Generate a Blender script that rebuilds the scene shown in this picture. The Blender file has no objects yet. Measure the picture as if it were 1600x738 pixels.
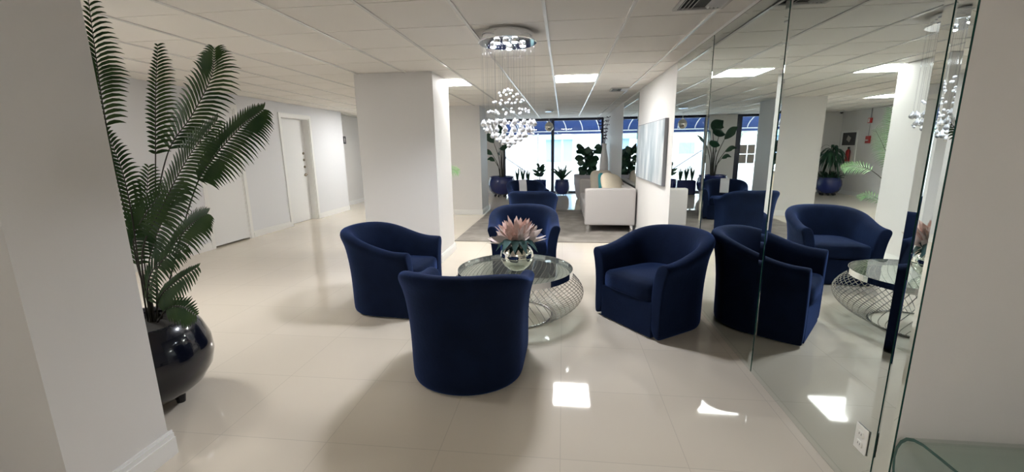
import bpy, math, random
from mathutils import Vector, Matrix
PI = math.pi
D2R = PI / 180
SC = bpy.context.scene
COL = SC.collection
random.seed(7)

# ------------------------------------------------------------------ camera
H = 1.5
cam_d = bpy.data.cameras.new('camera')
cam = bpy.data.objects.new('camera', cam_d)
COL.objects.link(cam)
F = 661.6
cam_d.sensor_fit = 'HORIZONTAL'
cam_d.sensor_width = 36.0
cam_d.lens = 36.0 * F / 1600.0
cam_d.clip_start = 0.02
cam_d.clip_end = 300
# rows of the rotation: world X, Y, Z expressed in (right, down, forward)
Rw = [[0.99296269, 0.00981953, -0.11801983], [0.11755068, -0.20277492, 0.97214411], [-0.01438546, -0.97917614, -0.20250222]]
cam.matrix_world = Matrix((
    (Rw[0][0], -Rw[0][1], -Rw[0][2], 0.0),
    (Rw[1][0], -Rw[1][1], -Rw[1][2], 0.0),
    (Rw[2][0], -Rw[2][1], -Rw[2][2], H),
    (0, 0, 0, 1)))
SC.camera = cam

# ------------------------------------------------------------------ view, world, light
SC.view_settings.view_transform = 'Standard'
SC.view_settings.look = 'None'
SC.view_settings.gamma = 1
SC.view_settings.use_curve_mapping = False
SC.view_settings.exposure = 1.18
SC.cycles.use_denoising = True
SC.cycles.max_bounces = 10
SC.cycles.diffuse_bounces = 5
SC.cycles.glossy_bounces = 6
SC.cycles.transmission_bounces = 6
SC.cycles.transparent_max_bounces = 16
SC.cycles.sample_clamp_indirect = 6.0
SC.cycles.caustics_reflective = False
SC.cycles.caustics_refractive = False

PANEL_E = 24        # ceiling light diffusers
SPOT_W = 12.0        # each halogen of the chandelier
SKY_E = 3.0

world = bpy.data.worlds.new('world')
SC.world = world
world.use_nodes = True
bg = world.node_tree.nodes['Background']
bg.inputs['Color'].default_value = (0.80, 0.90, 1.0, 1)
bg.inputs['Strength'].default_value = SKY_E

def portal(x0, x1, y, z0, z1):
    l = bpy.data.lights.new('window_portal', 'AREA')
    l.shape = 'RECTANGLE'
    l.size = x1 - x0
    l.size_y = z1 - z0
    l.cycles.is_portal = True
    o = bpy.data.objects.new('window_portal', l)
    o.location = ((x0 + x1) / 2, y, (z0 + z1) / 2)
    o.rotation_euler = (-PI / 2, 0, 0)
    COL.objects.link(o)

WY = 14.5            # plane of the window wall
portal(-2.02, 1.30, WY + 0.1, 0.0, 2.5)
portal(-3.95, -2.90, WY + 0.1, 0.0, 2.5)

# ------------------------------------------------------------------ materials
def mat(name, color, rough=0.5, metal=0.0, spec=0.5, coat=0.0, sheen=0.0, noise=None, bump=None, emis=None, trans=0.0, ior=1.45, sheen_tint=None, wear=None):
    m = bpy.data.materials.new(name)
    m.use_nodes = True
    nt = m.node_tree
    b = nt.nodes['Principled BSDF']
    b.inputs['Base Color'].default_value = (*color, 1)
    b.inputs['Roughness'].default_value = rough
    b.inputs['Metallic'].default_value = metal
    b.inputs['Specular IOR Level'].default_value = spec
    b.inputs['Coat Weight'].default_value = coat
    b.inputs['Sheen Weight'].default_value = sheen
    b.inputs['Transmission Weight'].default_value = trans
    b.inputs['IOR'].default_value = ior
    if sheen_tint:
        b.inputs['Sheen Tint'].default_value = (*sheen_tint, 1)
        b.inputs['Sheen Roughness'].default_value = 0.45
    if emis:
        b.inputs['Emission Color'].default_value = (*emis[0], 1)
        b.inputs['Emission Strength'].default_value = emis[1]
    tc = None
    if noise or bump:
        tc = nt.nodes.new('ShaderNodeTexCoord')
    if noise:                       # (scale, second colour)
        n = nt.nodes.new('ShaderNodeTexNoise')
        n.inputs['Scale'].default_value = noise[0]
        n.inputs['Detail'].default_value = 4
        nt.links.new(tc.outputs['Object'], n.inputs['Vector'])
        r = nt.nodes.new('ShaderNodeValToRGB')
        r.color_ramp.elements[0].position = 0.35
        r.color_ramp.elements[1].position = 0.65
        r.color_ramp.elements[0].color = (*color, 1)
        r.color_ramp.elements[1].color = (*noise[1], 1)
        nt.links.new(n.outputs['Fac'], r.inputs['Fac'])
        nt.links.new(r.outputs['Color'], b.inputs['Base Color'])
    if bump:                        # (scale, strength)
        n = nt.nodes.new('ShaderNodeTexNoise')
        n.inputs['Scale'].default_value = bump[0]
        n.inputs['Detail'].default_value = 3
        nt.links.new(tc.outputs['Object'], n.inputs['Vector'])
        bp = nt.nodes.new('ShaderNodeBump')
        bp.inputs['Strength'].default_value = bump[1]
        bp.inputs['Distance'].default_value = 0.01
        nt.links.new(n.outputs['Fac'], bp.inputs['Height'])
        nt.links.new(bp.outputs['Normal'], b.inputs['Normal'])
    return m

def pane_mat(name, tint, ior=1.45, rough=0.0):
    """clear flat glass: see-through with a Fresnel reflection"""
    m = bpy.data.materials.new(name)
    m.use_nodes = True
    nt = m.node_tree
    nt.nodes.clear()
    out = nt.nodes.new('ShaderNodeOutputMaterial')
    mx = nt.nodes.new('ShaderNodeMixShader')
    tr = nt.nodes.new('ShaderNodeBsdfTransparent')
    gl = nt.nodes.new('ShaderNodeBsdfGlossy')
    lw = nt.nodes.new('ShaderNodeLayerWeight')
    pw = nt.nodes.new('ShaderNodeMath'); pw.operation = 'POWER'; pw.inputs[1].default_value = 4.5
    fr = nt.nodes.new('ShaderNodeMath'); fr.operation = 'MULTIPLY_ADD'
    fr.inputs[1].default_value = 0.93; fr.inputs[2].default_value = 0.05
    nt.links.new(lw.outputs['Facing'], pw.inputs[0])
    nt.links.new(pw.outputs[0], fr.inputs[0])
    tr.inputs['Color'].default_value = (*tint, 1)
    gl.inputs['Roughness'].default_value = rough
    nt.links.new(fr.outputs[0], mx.inputs['Fac'])
    nt.links.new(tr.outputs['BSDF'], mx.inputs[1])
    nt.links.new(gl.outputs['BSDF'], mx.inputs[2])
    nt.links.new(mx.outputs['Shader'], out.inputs['Surface'])
    return m

def tile_mat():
    m = bpy.data.materials.new('polished porcelain tile')
    m.use_nodes = True
    nt = m.node_tree
    b = nt.nodes['Principled BSDF']
    tc = nt.nodes.new('ShaderNodeTexCoord')
    br = nt.nodes.new('ShaderNodeTexBrick')
    br.offset = 0.0
    br.inputs['Scale'].default_value = 1.0
    br.inputs['Brick Width'].default_value = 0.61
    br.inputs['Row Height'].default_value = 0.61
    br.inputs['Mortar Size'].default_value = 0.0022
    br.inputs['Mortar Smooth'].default_value = 0.2
    br.inputs['Color1'].default_value = (0.665, 0.60, 0.505, 1)
    br.inputs['Color2'].default_value = (0.685, 0.62, 0.525, 1)
    br.inputs['Mortar'].default_value = (0.56, 0.505, 0.425, 1)
    n = nt.nodes.new('ShaderNodeTexNoise')
    n.inputs['Scale'].default_value = 1.3
    n.inputs['Detail'].default_value = 6
    mx = nt.nodes.new('ShaderNodeMixRGB')
    mx.blend_type = 'MULTIPLY'
    r = nt.nodes.new('ShaderNodeValToRGB')
    r.color_ramp.elements[0].color = (0.95, 0.95, 0.95, 1)
    r.color_ramp.elements[1].color = (1, 1, 1, 1)
    mx.inputs['Fac'].default_value = 1
    nt.links.new(tc.outputs['Object'], br.inputs['Vector'])
    nt.links.new(tc.outputs['Object'], n.inputs['Vector'])
    nt.links.new(n.outputs['Fac'], r.inputs['Fac'])
    nt.links.new(br.outputs['Color'], mx.inputs['Color1'])
    nt.links.new(r.outputs['Color'], mx.inputs['Color2'])
    nt.links.new(mx.outputs['Color'], b.inputs['Base Color'])
    b.inputs['Roughness'].default_value = 0.045
    b.inputs['Specular IOR Level'].default_value = 0.55
    b.inputs['IOR'].default_value = 1.5
    return m

def streak_mat(name, c1, c2, c3, sx, sz):
    m = bpy.data.materials.new(name)
    m.use_nodes = True
    nt = m.node_tree
    b = nt.nodes['Principled BSDF']
    tc = nt.nodes.new('ShaderNodeTexCoord')
    mp = nt.nodes.new('ShaderNodeMapping')
    mp.inputs['Scale'].default_value = (sx, sx, sz)
    n = nt.nodes.new('ShaderNodeTexNoise')
    n.inputs['Scale'].default_value = 1.0
    n.inputs['Detail'].default_value = 5
    r = nt.nodes.new('ShaderNodeValToRGB')
    e = r.color_ramp.elements
    e[0].position = 0.32; e[0].color = (*c1, 1)
    e[1].position = 0.68; e[1].color = (*c2, 1)
    k = e.new(0.5); k.color = (*c3, 1)
    nt.links.new(tc.outputs['Object'], mp.inputs['Vector'])
    nt.links.new(mp.outputs['Vector'], n.inputs['Vector'])
    nt.links.new(n.outputs['Fac'], r.inputs['Fac'])
    nt.links.new(r.outputs['Color'], b.inputs['Base Color'])
    b.inputs['Roughness'].default_value = 0.5
    return m

M = {}
M['wall'] = mat('painted wall', (0.70, 0.69, 0.68), 0.55, spec=0.3, bump=(90, 0.05))
M['wall_cool_lit'] = mat('painted wall tinted by cool light', (0.70, 0.71, 0.74), 0.5, spec=0.3, bump=(90, 0.05))  # same paint as the other walls, cooler light put into the colour
M['ceiling'] = mat('ceiling tile', (0.76, 0.735, 0.695), 0.8, spec=0.2, bump=(160, 0.12))
M['tbar'] = mat('white enamel grid bar', (0.80, 0.79, 0.77), 0.25)
M['white'] = mat('white semi gloss paint', (0.78, 0.78, 0.77), 0.35)
M['door'] = mat('door paint', (0.75, 0.755, 0.76), 0.4)
M['floor'] = tile_mat()
M['dark'] = mat('dark gap', (0.02, 0.02, 0.02), 0.7)
M['frame'] = mat('dark bronze window frame', (0.008, 0.013, 0.035), 0.35, spec=0.5)
M['mirror'] = mat('silvered mirror', (0.77, 0.83, 0.81), 0.0, metal=1.0)
M['green_edge'] = mat('green polished glass edge', (0.012, 0.060, 0.048), 0.08, spec=0.7)
M['pane'] = pane_mat('clear window glass', (0.96, 0.98, 0.98))
M['bent_glass'] = pane_mat('greenish thick glass', (0.93, 0.965, 0.95))
M['table_glass'] = pane_mat('clear table glass', (0.86, 0.92, 0.91), 1.5)
M['velvet'] = mat('navy velvet', (0.0032, 0.0068, 0.019), 0.85, spec=0.10, sheen=0.33, sheen_tint=(0.10, 0.20, 0.62), noise=(5, (0.0048, 0.010, 0.029)), bump=(40, 0.15))
M['black'] = mat('black plastic', (0.012, 0.012, 0.014), 0.45)
M['chrome'] = mat('chrome', (0.85, 0.86, 0.88), 0.06, metal=1.0)
M['steel_wire'] = mat('polished steel wire', (0.50, 0.49, 0.48), 0.22, metal=1.0)
M['silver'] = mat('mercury glass', (0.88, 0.87, 0.80), 0.03, metal=1.0, bump=(6, 0.05))
M['petal'] = mat('blush petal', (0.66, 0.44, 0.38), 0.7, noise=(30, (0.80, 0.62, 0.56)))
M['petal_pale'] = mat('pale petal', (0.80, 0.70, 0.67), 0.7)
M['sage'] = mat('dusty green leaf', (0.05, 0.12, 0.12), 0.6)
M['palm'] = mat('palm leaf', (0.012, 0.040, 0.010), 0.6, spec=0.25, noise=(5, (0.038, 0.075, 0.018)))
M['palm_light'] = mat('fresh palm leaf', (0.06, 0.15, 0.045), 0.45, noise=(6, (0.12, 0.22, 0.09)))
M['leaf'] = mat('broad leaf', (0.010, 0.045, 0.028), 0.35, noise=(12, (0.02, 0.075, 0.035)))
M['stem'] = mat('dark stem', (0.025, 0.022, 0.014), 0.6)
M['soil'] = mat('dark potting soil', (0.012, 0.010, 0.008), 0.9)
M['pot_navy'] = mat('navy glazed ceramic', (0.003, 0.004, 0.010), 0.2, coat=0.7, spec=0.25)
M['pot_blue'] = mat('cobalt glazed ceramic', (0.006, 0.016, 0.11), 0.25, coat=0.5, spec=0.4)
M['pot_grey'] = mat('grey ceramic', (0.42, 0.41, 0.45), 0.4)
M['sofa'] = mat('light grey upholstery', (0.44, 0.42, 0.41), 0.85, spec=0.2, bump=(300, 0.25))
M['cream'] = mat('cream fur', (0.74, 0.66, 0.52), 0.95, spec=0.1, bump=(60, 1.0))
M['beige'] = mat('beige linen', (0.62, 0.56, 0.47), 0.9, spec=0.1, bump=(200, 0.3))
M['teal'] = mat('teal cotton', (0.05, 0.30, 0.34), 0.8)
M['throw'] = mat('pale grey knit', (0.60, 0.60, 0.62), 0.9, bump=(120, 0.6))
M['rug'] = mat('taupe rug pile', (0.22, 0.20, 0.18), 0.95, spec=0.1, noise=(3.5, (0.30, 0.275, 0.25)), bump=(200, 0.6))
M['canvas'] = streak_mat('streaked canvas', (0.22, 0.27, 0.31), (0.60, 0.61, 0.61), (0.40, 0.44, 0.47), 6.0, 1.6)
M['canvas_edge'] = mat('grey canvas edge', (0.23, 0.23, 0.25), 0.6)
M['diffuser'] = mat('lit acrylic diffuser', (0.9, 0.9, 0.88), 0.5, emis=((1.0, 0.985, 0.95), PANEL_E))
M['bulb'] = mat('lit halogen', (1, 1, 1), 0.5, emis=((0.86, 0.90, 1.0), 60))
M['crystal'] = mat('cut crystal', (0.97, 0.98, 1.0), 0.02, trans=0.55, ior=1.55, spec=1.0)
M['bead'] = mat('frosted crystal bead', (0.95, 0.96, 1.0), 0.05, trans=0.05, ior=1.55, spec=1.0)
M['strand'] = pane_mat('clear nylon strand', (0.93, 0.94, 0.96))
M['vent'] = mat('grey vent metal', (0.45, 0.44, 0.42), 0.45)
M['brass'] = mat('aged metal', (0.30, 0.26, 0.20), 0.3, metal=1.0)
M['sign'] = mat('dark sign', (0.03, 0.03, 0.035), 0.4)
M['red'] = mat('red enamel', (0.42, 0.02, 0.02), 0.35)
M['paper'] = mat('printed paper', (0.44, 0.41, 0.38), 0.8)
M['ext_wall'] = mat('sunlit white stucco', (0.85, 0.85, 0.83), 0.8)
M['ext_teal'] = mat('turquoise fascia', (0.30, 0.68, 0.68), 0.7)
M['ext_win'] = mat('blue tinted window', (0.28, 0.38, 0.52), 0.2)
M['awning'] = mat('navy awning fabric', (0.018, 0.055, 0.20), 0.7)
M['paving'] = mat('pale concrete', (0.72, 0.71, 0.68), 0.8)
M['rail'] = mat('grey painted railing', (0.25, 0.27, 0.32), 0.5)
M['vase_white'] = mat('white ceramic', (0.78, 0.77, 0.78), 0.3)
M['twig'] = mat('brown twig', (0.05, 0.035, 0.05), 0.7)
M['outlet'] = mat('ivory plastic', (0.76, 0.75, 0.70), 0.4)
M['conduit'] = mat('painted conduit', (0.35, 0.36, 0.37), 0.5)

# ------------------------------------------------------------------ helpers
class MB:
    def __init__(s):
        s.v = []; s.f = []; s.m = []
    def add(s, vs, fs, mi=0):
        b = len(s.v)
        s.v += [tuple(v) for v in vs]
        s.f += [tuple(i + b for i in f) for f in fs]
        s.m += [mi] * len(fs)
        return s
    def box(s, x0, x1, y0, y1, z0, z1, mi=0, R=None):
        vs = [Vector((x, y, z)) for x in (x0, x1) for y in (y0, y1) for z in (z0, z1)]
        if R is not None:
            vs = [R @ v for v in vs]
        return s.add(vs, [(0, 1, 3, 2), (4, 6, 7, 5), (0, 4, 5, 1), (2, 3, 7, 6), (0, 2, 6, 4), (1, 5, 7, 3)], mi)
    def tube(s, pts, r, n=8, mi=0, caps=True, closed=False):
        pts = [Vector(p) for p in pts]
        k = len(pts)
        rs = r if isinstance(r, (list, tuple)) else [r] * k
        vs = []
        prev = None
        for i, p in enumerate(pts):
            if closed:
                t = pts[(i + 1) % k] - pts[i - 1]
            else:
                t = pts[min(i + 1, k - 1)] - pts[max(i - 1, 0)]
            t.normalize()
            if prev is None:
                a = Vector((0, 0, 1)) if abs(t.z) < 0.9 else Vector((1, 0, 0))
                u = t.cross(a).normalized()
            else:
                u = (prev - t * prev.dot(t)).normalized()
            prev = u
            w = t.cross(u)
            for j in range(n):
                an = 2 * PI * j / n
                vs.append(p + (u * math.cos(an) + w * math.sin(an)) * rs[i])
        fs = []
        for i in range(k if closed else k - 1):
            for j in range(n):
                a = i * n + j; b = i * n + (j + 1) % n
                c = ((i + 1) % k) * n + (j + 1) % n; d = ((i + 1) % k) * n + j
                fs.append((a, b, c, d))
        if caps and not closed:
            fs.append(tuple(range(n - 1, -1, -1)))
            fs.append(tuple((k - 1) * n + j for j in range(n)))
        return s.add(vs, fs, mi)
    def lathe(s, prof, n=32, c=(0, 0, 0), mi=0):
        vs = []; fs = []
        for r, z in prof:
            for j in range(n):
                a = 2 * PI * j / n
                vs.append((c[0] + r * math.cos(a), c[1] + r * math.sin(a), c[2] + z))
        for i in range(len(prof) - 1):
            for j in range(n):
                fs.append((i * n + j, i * n + (j + 1) % n, (i + 1) * n + (j + 1) % n, (i + 1) * n + j))
        return s.add(vs, fs, mi)
    def sq(s, c, r, e1=0.5, e2=0.5, n=20, R=None, mi=0):
        """superellipsoid (cushion when the exponents are small)"""
        def p(a, e):
            return math.copysign(abs(a) ** e, a)
        vs = []; fs = []
        c = Vector(c)
        for i in range(n + 1):
            la = -PI / 2 + PI * i / n
            for j in range(2 * n):
                lo = 2 * PI * j / (2 * n)
                v = Vector((r[0] * p(math.cos(la), e1) * p(math.cos(lo), e2), r[1] * p(math.cos(la), e1) * p(math.sin(lo), e2), r[2] * p(math.sin(la), e1)))
                if R is not None:
                    v = R @ v
                vs.append(c + v)
        for i in range(n):
            for j in range(2 * n):
                fs.append((i * 2 * n + j, i * 2 * n + (j + 1) % (2 * n), (i + 1) * 2 * n + (j + 1) % (2 * n), (i + 1) * 2 * n + j))
        return s.add(vs, fs, mi)
    def blade(s, pts, widths, side, fold=0.15, mi=0):
        """leaf blade along pts; side = sideways vector (or list), fold raises the edges"""
        pts = [Vector(p) for p in pts]
        k = len(pts)
        vs = []
        for i, p in enumerate(pts):
            t = (pts[min(i + 1, k - 1)] - pts[max(i - 1, 0)]).normalized()
            u = Vector(side if not isinstance(side, list) else side[i])
            u = (u - t * u.dot(t))
            if u.length < 1e-5:
                u = t.orthogonal()
            u.normalize()
            nn = u.cross(t)
            w = widths[i]
            vs += [p - u * w + nn * w * fold, p, p + u * w + nn * w * fold]
        fs = []
        for i in range(k - 1):
            a = i * 3
            fs += [(a, a + 1, a + 4, a + 3), (a + 1, a + 2, a + 5, a + 4)]
        return s.add(vs, fs, mi)
    def build(s, name, mats, parent=None, smooth=False, bevel=0.0, subsurf=0, loc=None, rotz=0.0):
        me = bpy.data.meshes.new(name)
        me.from_pydata(s.v, [], s.f)
        me.validate()
        if not isinstance(mats, (list, tuple)):
            mats = [mats]
        for m in mats:
            me.materials.append(m)
        if len(mats) > 1:
            me.polygons.foreach_set('material_index', s.m)
        if smooth:
            me.polygons.foreach_set('use_smooth', [True] * len(me.polygons))
        me.update()
        o = bpy.data.objects.new(name, me)
        COL.objects.link(o)
        if parent is not None:
            o.parent = parent
        if loc is not None:
            o.location = loc
        if rotz:
            o.rotation_euler = (0, 0, rotz)
        if bevel:
            md = o.modifiers.new('bevel', 'BEVEL'); md.width = bevel; md.segments = 3; md.limit_method = 'ANGLE'
            md.harden_normals = False
        if subsurf:
            md = o.modifiers.new('subsurf', 'SUBSURF'); md.levels = subsurf; md.render_levels = subsurf
        return o

def tag(o, label, cat, group=None, kind=None):
    o['label'] = label
    o['category'] = cat
    if group: o['group'] = group
    if kind: o['kind'] = kind
    return o

def thing(name, label, cat, loc=(0, 0, 0), rotz=0.0, group=None):
    o = bpy.data.objects.new(name, None)
    o.empty_display_size = 0.1
    COL.objects.link(o)
    o.location = loc
    o.rotation_euler = (0, 0, rotz)
    return tag(o, label, cat, group)

def struct(name, mb, m, **k):
    o = mb.build(name, m, **k)
    o['kind'] = 'structure'
    return o

def copy_tree(o, parent=None):
    c = o.copy()
    COL.objects.link(c)
    if parent is not None:
        c.parent = parent
    for ch in list(o.children):
        copy_tree(ch, c)
    return c

def boxes(*bs):
    m = MB()
    for b in bs:
        m.box(*b)
    return m

# ------------------------------------------------------------------ room shell
C = 2.45
struct('floor', boxes((-7.0, 4.4, -3.2, WY + 0.15, -0.12, 0)), M['floor'])
struct('ceiling', boxes((-7.0, 4.4, -3.2, WY + 0.15, C + 0.004, C + 0.15)), M['ceiling'])
# suspended ceiling grid: main bars run away from the camera, cross bars between them
g = MB(); g2 = MB()
GX = [-0.14 + 0.61 * k for k in range(-10, 7)]
GY0 = 5.97
for x in GX:
    g.box(x - 0.012, x + 0.012, -3.0, WY, C - 0.005, C + 0.004)
for k in range(-14, 13):
    y = GY0 + 0.61 * k
    g2.box(-6.8, 4.2, y - 0.006, y + 0.006, C + 0.001, C + 0.004)
struct('trim_1', g, M['tbar'])
struct('trim_2', g2, M['ceiling'])

XL = -5.5
XR = 1.30
# left wall with openings for two doors
D1 = (7.98, 8.92, 2.19)      # y0, y1, top of the near leaf opening
D2 = (5.98, 6.78, 2.22)
w = MB()
w.box(XL - 0.2, XL, -3.0, D2[0], 0, C)
w.box(XL - 0.2, XL, D2[0], D2[1], D2[2], C)
w.box(XL - 0.2, XL, D2[1], D1[0], 0, C)
w.box(XL - 0.2, XL, D1[0], D1[1], D1[2], C)
w.box(XL - 0.2, XL, D1[1], 10.35, 0, C)
struct('wall_left', w, M['wall_cool_lit'])
struct('wall_far_left', boxes((-6.15, -5.95, 10.35, WY, 0, C), (-6.15, XL - 0.2, 10.15, 10.35, 0, C)), M['wall'])
# window wall
struct('wall_back', boxes((-6.15, -3.95, WY, WY + 0.15, 0, C), (-2.90, -2.02, WY, WY + 0.15, 0, C), (1.30, 1.6, WY, WY + 0.15, 0, C)), M['wall'])
struct('wall_right', boxes((XR, XR + 0.2, 5.25, WY, 0, C)), M['wall'])
struct('wall_mirror', boxes((1.273, 4.4, 1.585, 5.25, 0, C)), M['wall'])
struct('wall_near_right', boxes((4.2, 4.4, -3.0, 1.585, 0, C)), M['wall'])
struct('wall_front', boxes((-7.0, 4.4, -3.2, -3.0, 0, C)), M['wall'])
# square pillars
struct('wall_pillar_centre', boxes((-2.64, -1.62, 5.38, 6.12, 0, C)), M['wall'])
struct('wall_pillar_far', boxes((-2.78, -1.86, 9.65, 10.5, 0, C)), M['wall'])
struct('wall_pillar_near', boxes((-4.2, -1.96, 1.245, 1.665, 0, C)), M['wall'])

struct('trim_4', boxes((1.2718, 1.2731, 1.585, 5.25, 0, C - 0.025)), M['green_edge'])

# baseboards: stepped profile
def baseboard(name, segs, h=0.115, t=0.018):
    m = MB()
    for (x0, y0, x1, y1, nx, ny) in segs:      # run from-to, outward normal
        for (a, b, tt) in ((0, h * 0.72, t), (h * 0.72, h * 0.9, t * 0.7), (h * 0.9, h, t * 0.4)):
            xs = sorted((x0, x1 + nx * tt)) if x0 == x1 else sorted((x0, x1))
            ys = sorted((y0, y1 + ny * tt)) if y0 == y1 else sorted((y0, y1))
            m.box(xs[0], xs[1], ys[0], ys[1], a, b)
    return struct(name, m, M['white'])
t_ = 0.018
baseboard('baseboard_left', [(XL, -3.0, XL, D2[0] - 0.07, 1, 0), (XL, D2[1] + 0.07, XL, D1[0] - 0.07, 1, 0), (XL, D1[1] + 0.07, XL, 10.35, 1, 0),
                             (-5.95, 10.35 + 0, -5.95, WY, 1, 0)])
baseboard('baseboard_back', [(-5.93, WY, -4.0, WY, 0, -1), (-2.85, WY, -2.06, WY, 0, -1)])
baseboard('baseboard_pillar_centre', [(-2.64 - t_, 5.38, -1.62 + t_, 5.38, 0, -1), (-1.62, 5.38, -1.62, 6.12, 1, 0), (-2.64, 5.38, -2.64, 6.12, -1, 0), (-2.64 - t_, 6.12, -1.62 + t_, 6.12, 0, 1)])
baseboard('baseboard_pillar_far', [(-2.78 - t_, 9.65, -1.86 + t_, 9.65, 0, -1), (-1.86, 9.65, -1.86, 10.5, 1, 0), (-2.78, 9.65, -2.78, 10.5, -1, 0)])
baseboard('baseboard_pillar_near', [(-1.96, 1.245, -1.96, 1.665 + t_, 1, 0), (-4.2, 1.665, -1.96, 1.665, 0, 1), (-4.2, 1.245, -1.96 + t_, 1.245, 0, -1)], h=0.13, t=0.02)
baseboard('baseboard_right', [(XR, 5.26, XR, WY, -1, 0)])
baseboard('baseboard_front', [(-5.4, -3.0, 4.1, -3.0, 0, 1)])
baseboard('baseboard_near_right', [(1.30, 1.585, 4.1, 1.585, 0, -1)])

# doors on the left wall
def door(name, y0, y1, top, recess, knobs, gap):
    m = MB()
    cw = 0.065
    for (a, b, z0, z1) in ((y0 - cw, y0, 0, top + cw), (y1, y1 + cw, 0, top + cw), (y0, y1, top, top + cw)):
        m.box(XL - 0.001, XL + 0.016, a, b, z0, z1)
    for (a, b, z0, z1) in ((y0, y0 + 0.02, 0, top), (y1 - 0.02, y1, 0, top), (y0 + 0.02, y1 - 0.02, top - 0.02, top)):
        m.box(XL - 0.18, XL + 0.001, a, b, z0, z1)
    fr = struct(name, m, M['white'])
    leaf = MB().box(XL - recess - 0.045, XL - recess, y0 + 0.022, y1 - 0.022, gap, top - 0.024).build('door_leaf', M['door'], fr)
    MB().box(XL - 0.19, XL - 0.17, y0, y1, 0, top).build('door_back', M['dark'], fr)
    if knobs:
        x = XL - recess
        yk = y1 - 0.12
        for z in (1.46, 1.32, 1.17):
            k = MB()
            k.tube([(x, yk, z), (x + 0.018, yk, z)], 0.026, 16)
            k.build('deadbolt', M['brass'], fr, smooth=False)
        k = MB()
        k.tube([(x, yk, 1.0), (x + 0.02, yk, 1.0)], 0.032, 16)
        k.tube([(x + 0.02, yk, 1.0), (x + 0.05, yk, 1.0), (x + 0.055, yk - 0.03, 1.0), (x + 0.055, yk - 0.12, 0.995)], 0.011, 8)
        k.build('door_handle', M['brass'], fr, smooth=True)
    return fr
door('door_1', *D1, 0.13, True, 0.006)
door('door_2', *D2, 0.004, False, 0.03)

# window frames of the far wall
def window(name, x0, x1, mull, wr=0.06):
    m = MB()
    y0, y1 = WY + 0.02, WY + 0.12
    m.box(x0, x1, y0, y1, C - 0.075, C)
    m.box(x0, x1, y0, y1, 0, 0.05)
    m.box(x0, x0 + 0.07, y0, y1, 0.05, C - 0.075)
    m.box(x1 - wr, x1, y0, y1, 0.05, C - 0.075)
    for (a, b) in mull:
        m.box(a, b, y0, y1, 0.05, C - 0.075)
    fr = struct(name, m, M['frame'])
    xs = [x0 + 0.07] + [v for ab in mull for v in ab] + [x1 - wr]
    for i in range(0, len(xs), 2):
        MB().box(xs[i], xs[i + 1], WY + 0.066, WY + 0.074, 0.05, C - 0.075).build('window_pane', M['pane'], fr)
    return fr
window('window_1', -2.02, 1.30, [(-0.40, -0.30)])
window('window_2', -3.95, -2.90, [], wr=0.16)
struct('trim_3', boxes((-2.02, 1.30, WY, WY + 0.15, C, C + 0.004)), M['frame'])

# ------------------------------------------------------------------ mirrors
def mirror_panel(name, label, y0, y1, z0, z1, xf, xb, bev=0.028, depth=0.006):
    m = MB()
    xe = xf + depth
    o = [(xe, y0, z0), (xe, y1, z0), (xe, y1, z1), (xe, y0, z1)]
    i = [(xf, y0 + bev, z0 + bev), (xf, y1 - bev, z0 + bev), (xf, y1 - bev, z1 - bev), (xf, y0 + bev, z1 - bev)]
    b = [(xb, y0, z0), (xb, y1, z0), (xb, y1, z1), (xb, y0, z1)]
    m.add(o + i + b, [(4, 7, 6, 5), (0, 4, 5, 1), (1, 5, 6, 2), (2, 6, 7, 3), (3, 7, 4, 0)], 0)
    m.add(o + i + b, [(0, 1, 9, 8), (1, 2, 10, 9), (2, 3, 11, 10), (3, 0, 8, 11), (8, 9, 10, 11)], 1)
    ob = m.build(name, [M['mirror'], M['green_edge']])
    tag(ob, label, 'mirror')
    return ob
mirror_panel('wall_mirror_panel', 'narrow bevelled mirror strip at the near end of the mirrored wall', 1.586, 1.664, 0.004, C - 0.03, 1.263, 1.272, 0.012, 0.004)
mirror_panel('wall_mirror_panel', 'large mirror panel with an outlet, nearest of the wide ones', 1.674, 2.772, 0.004, C - 0.03, 1.263, 1.272, 0.034)
mirror_panel('wall_mirror_panel', 'large mirror panel right behind the armchair by the mirrored wall', 2.786, 4.042, 0.004, C - 0.03, 1.263, 1.272, 0.034)
mirror_panel('wall_mirror_panel', 'mirror panel at the far end of the mirrored wall, next to the painted wall', 4.056, 5.24, 0.004, C - 0.03, 1.263, 1.272, 0.034)
mirror_panel('wall_mirror_panel', 'single tall mirror on the right wall behind the sofa, beyond the canvas', 7.85, 9.75, 0.75, C - 0.03, 1.289, 1.299)

o = thing('power_outlet', 'ivory duplex outlet plate low on the nearest mirror panel', 'outlet', (1.2625, 1.735, 0.28))
MB().box(-0.006, 0, -0.036, 0.036, -0.058, 0.058).build('cover_plate', M['outlet'], o, bevel=0.003)
for z in (-0.022, 0.022):
    m = MB().sq((-0.007, 0, z), (0.003, 0.016, 0.014), 0.4, 0.4, 8)
    r_ = m.build('socket', M['outlet'], o, smooth=True)
    boxes((-0.0105, -0.0098, -0.007, -0.005, z - 0.004, z + 0.005), (-0.0105, -0.0098, 0.005, 0.007, z - 0.004, z + 0.005)).build('slot', M['dark'], r_)

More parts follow.
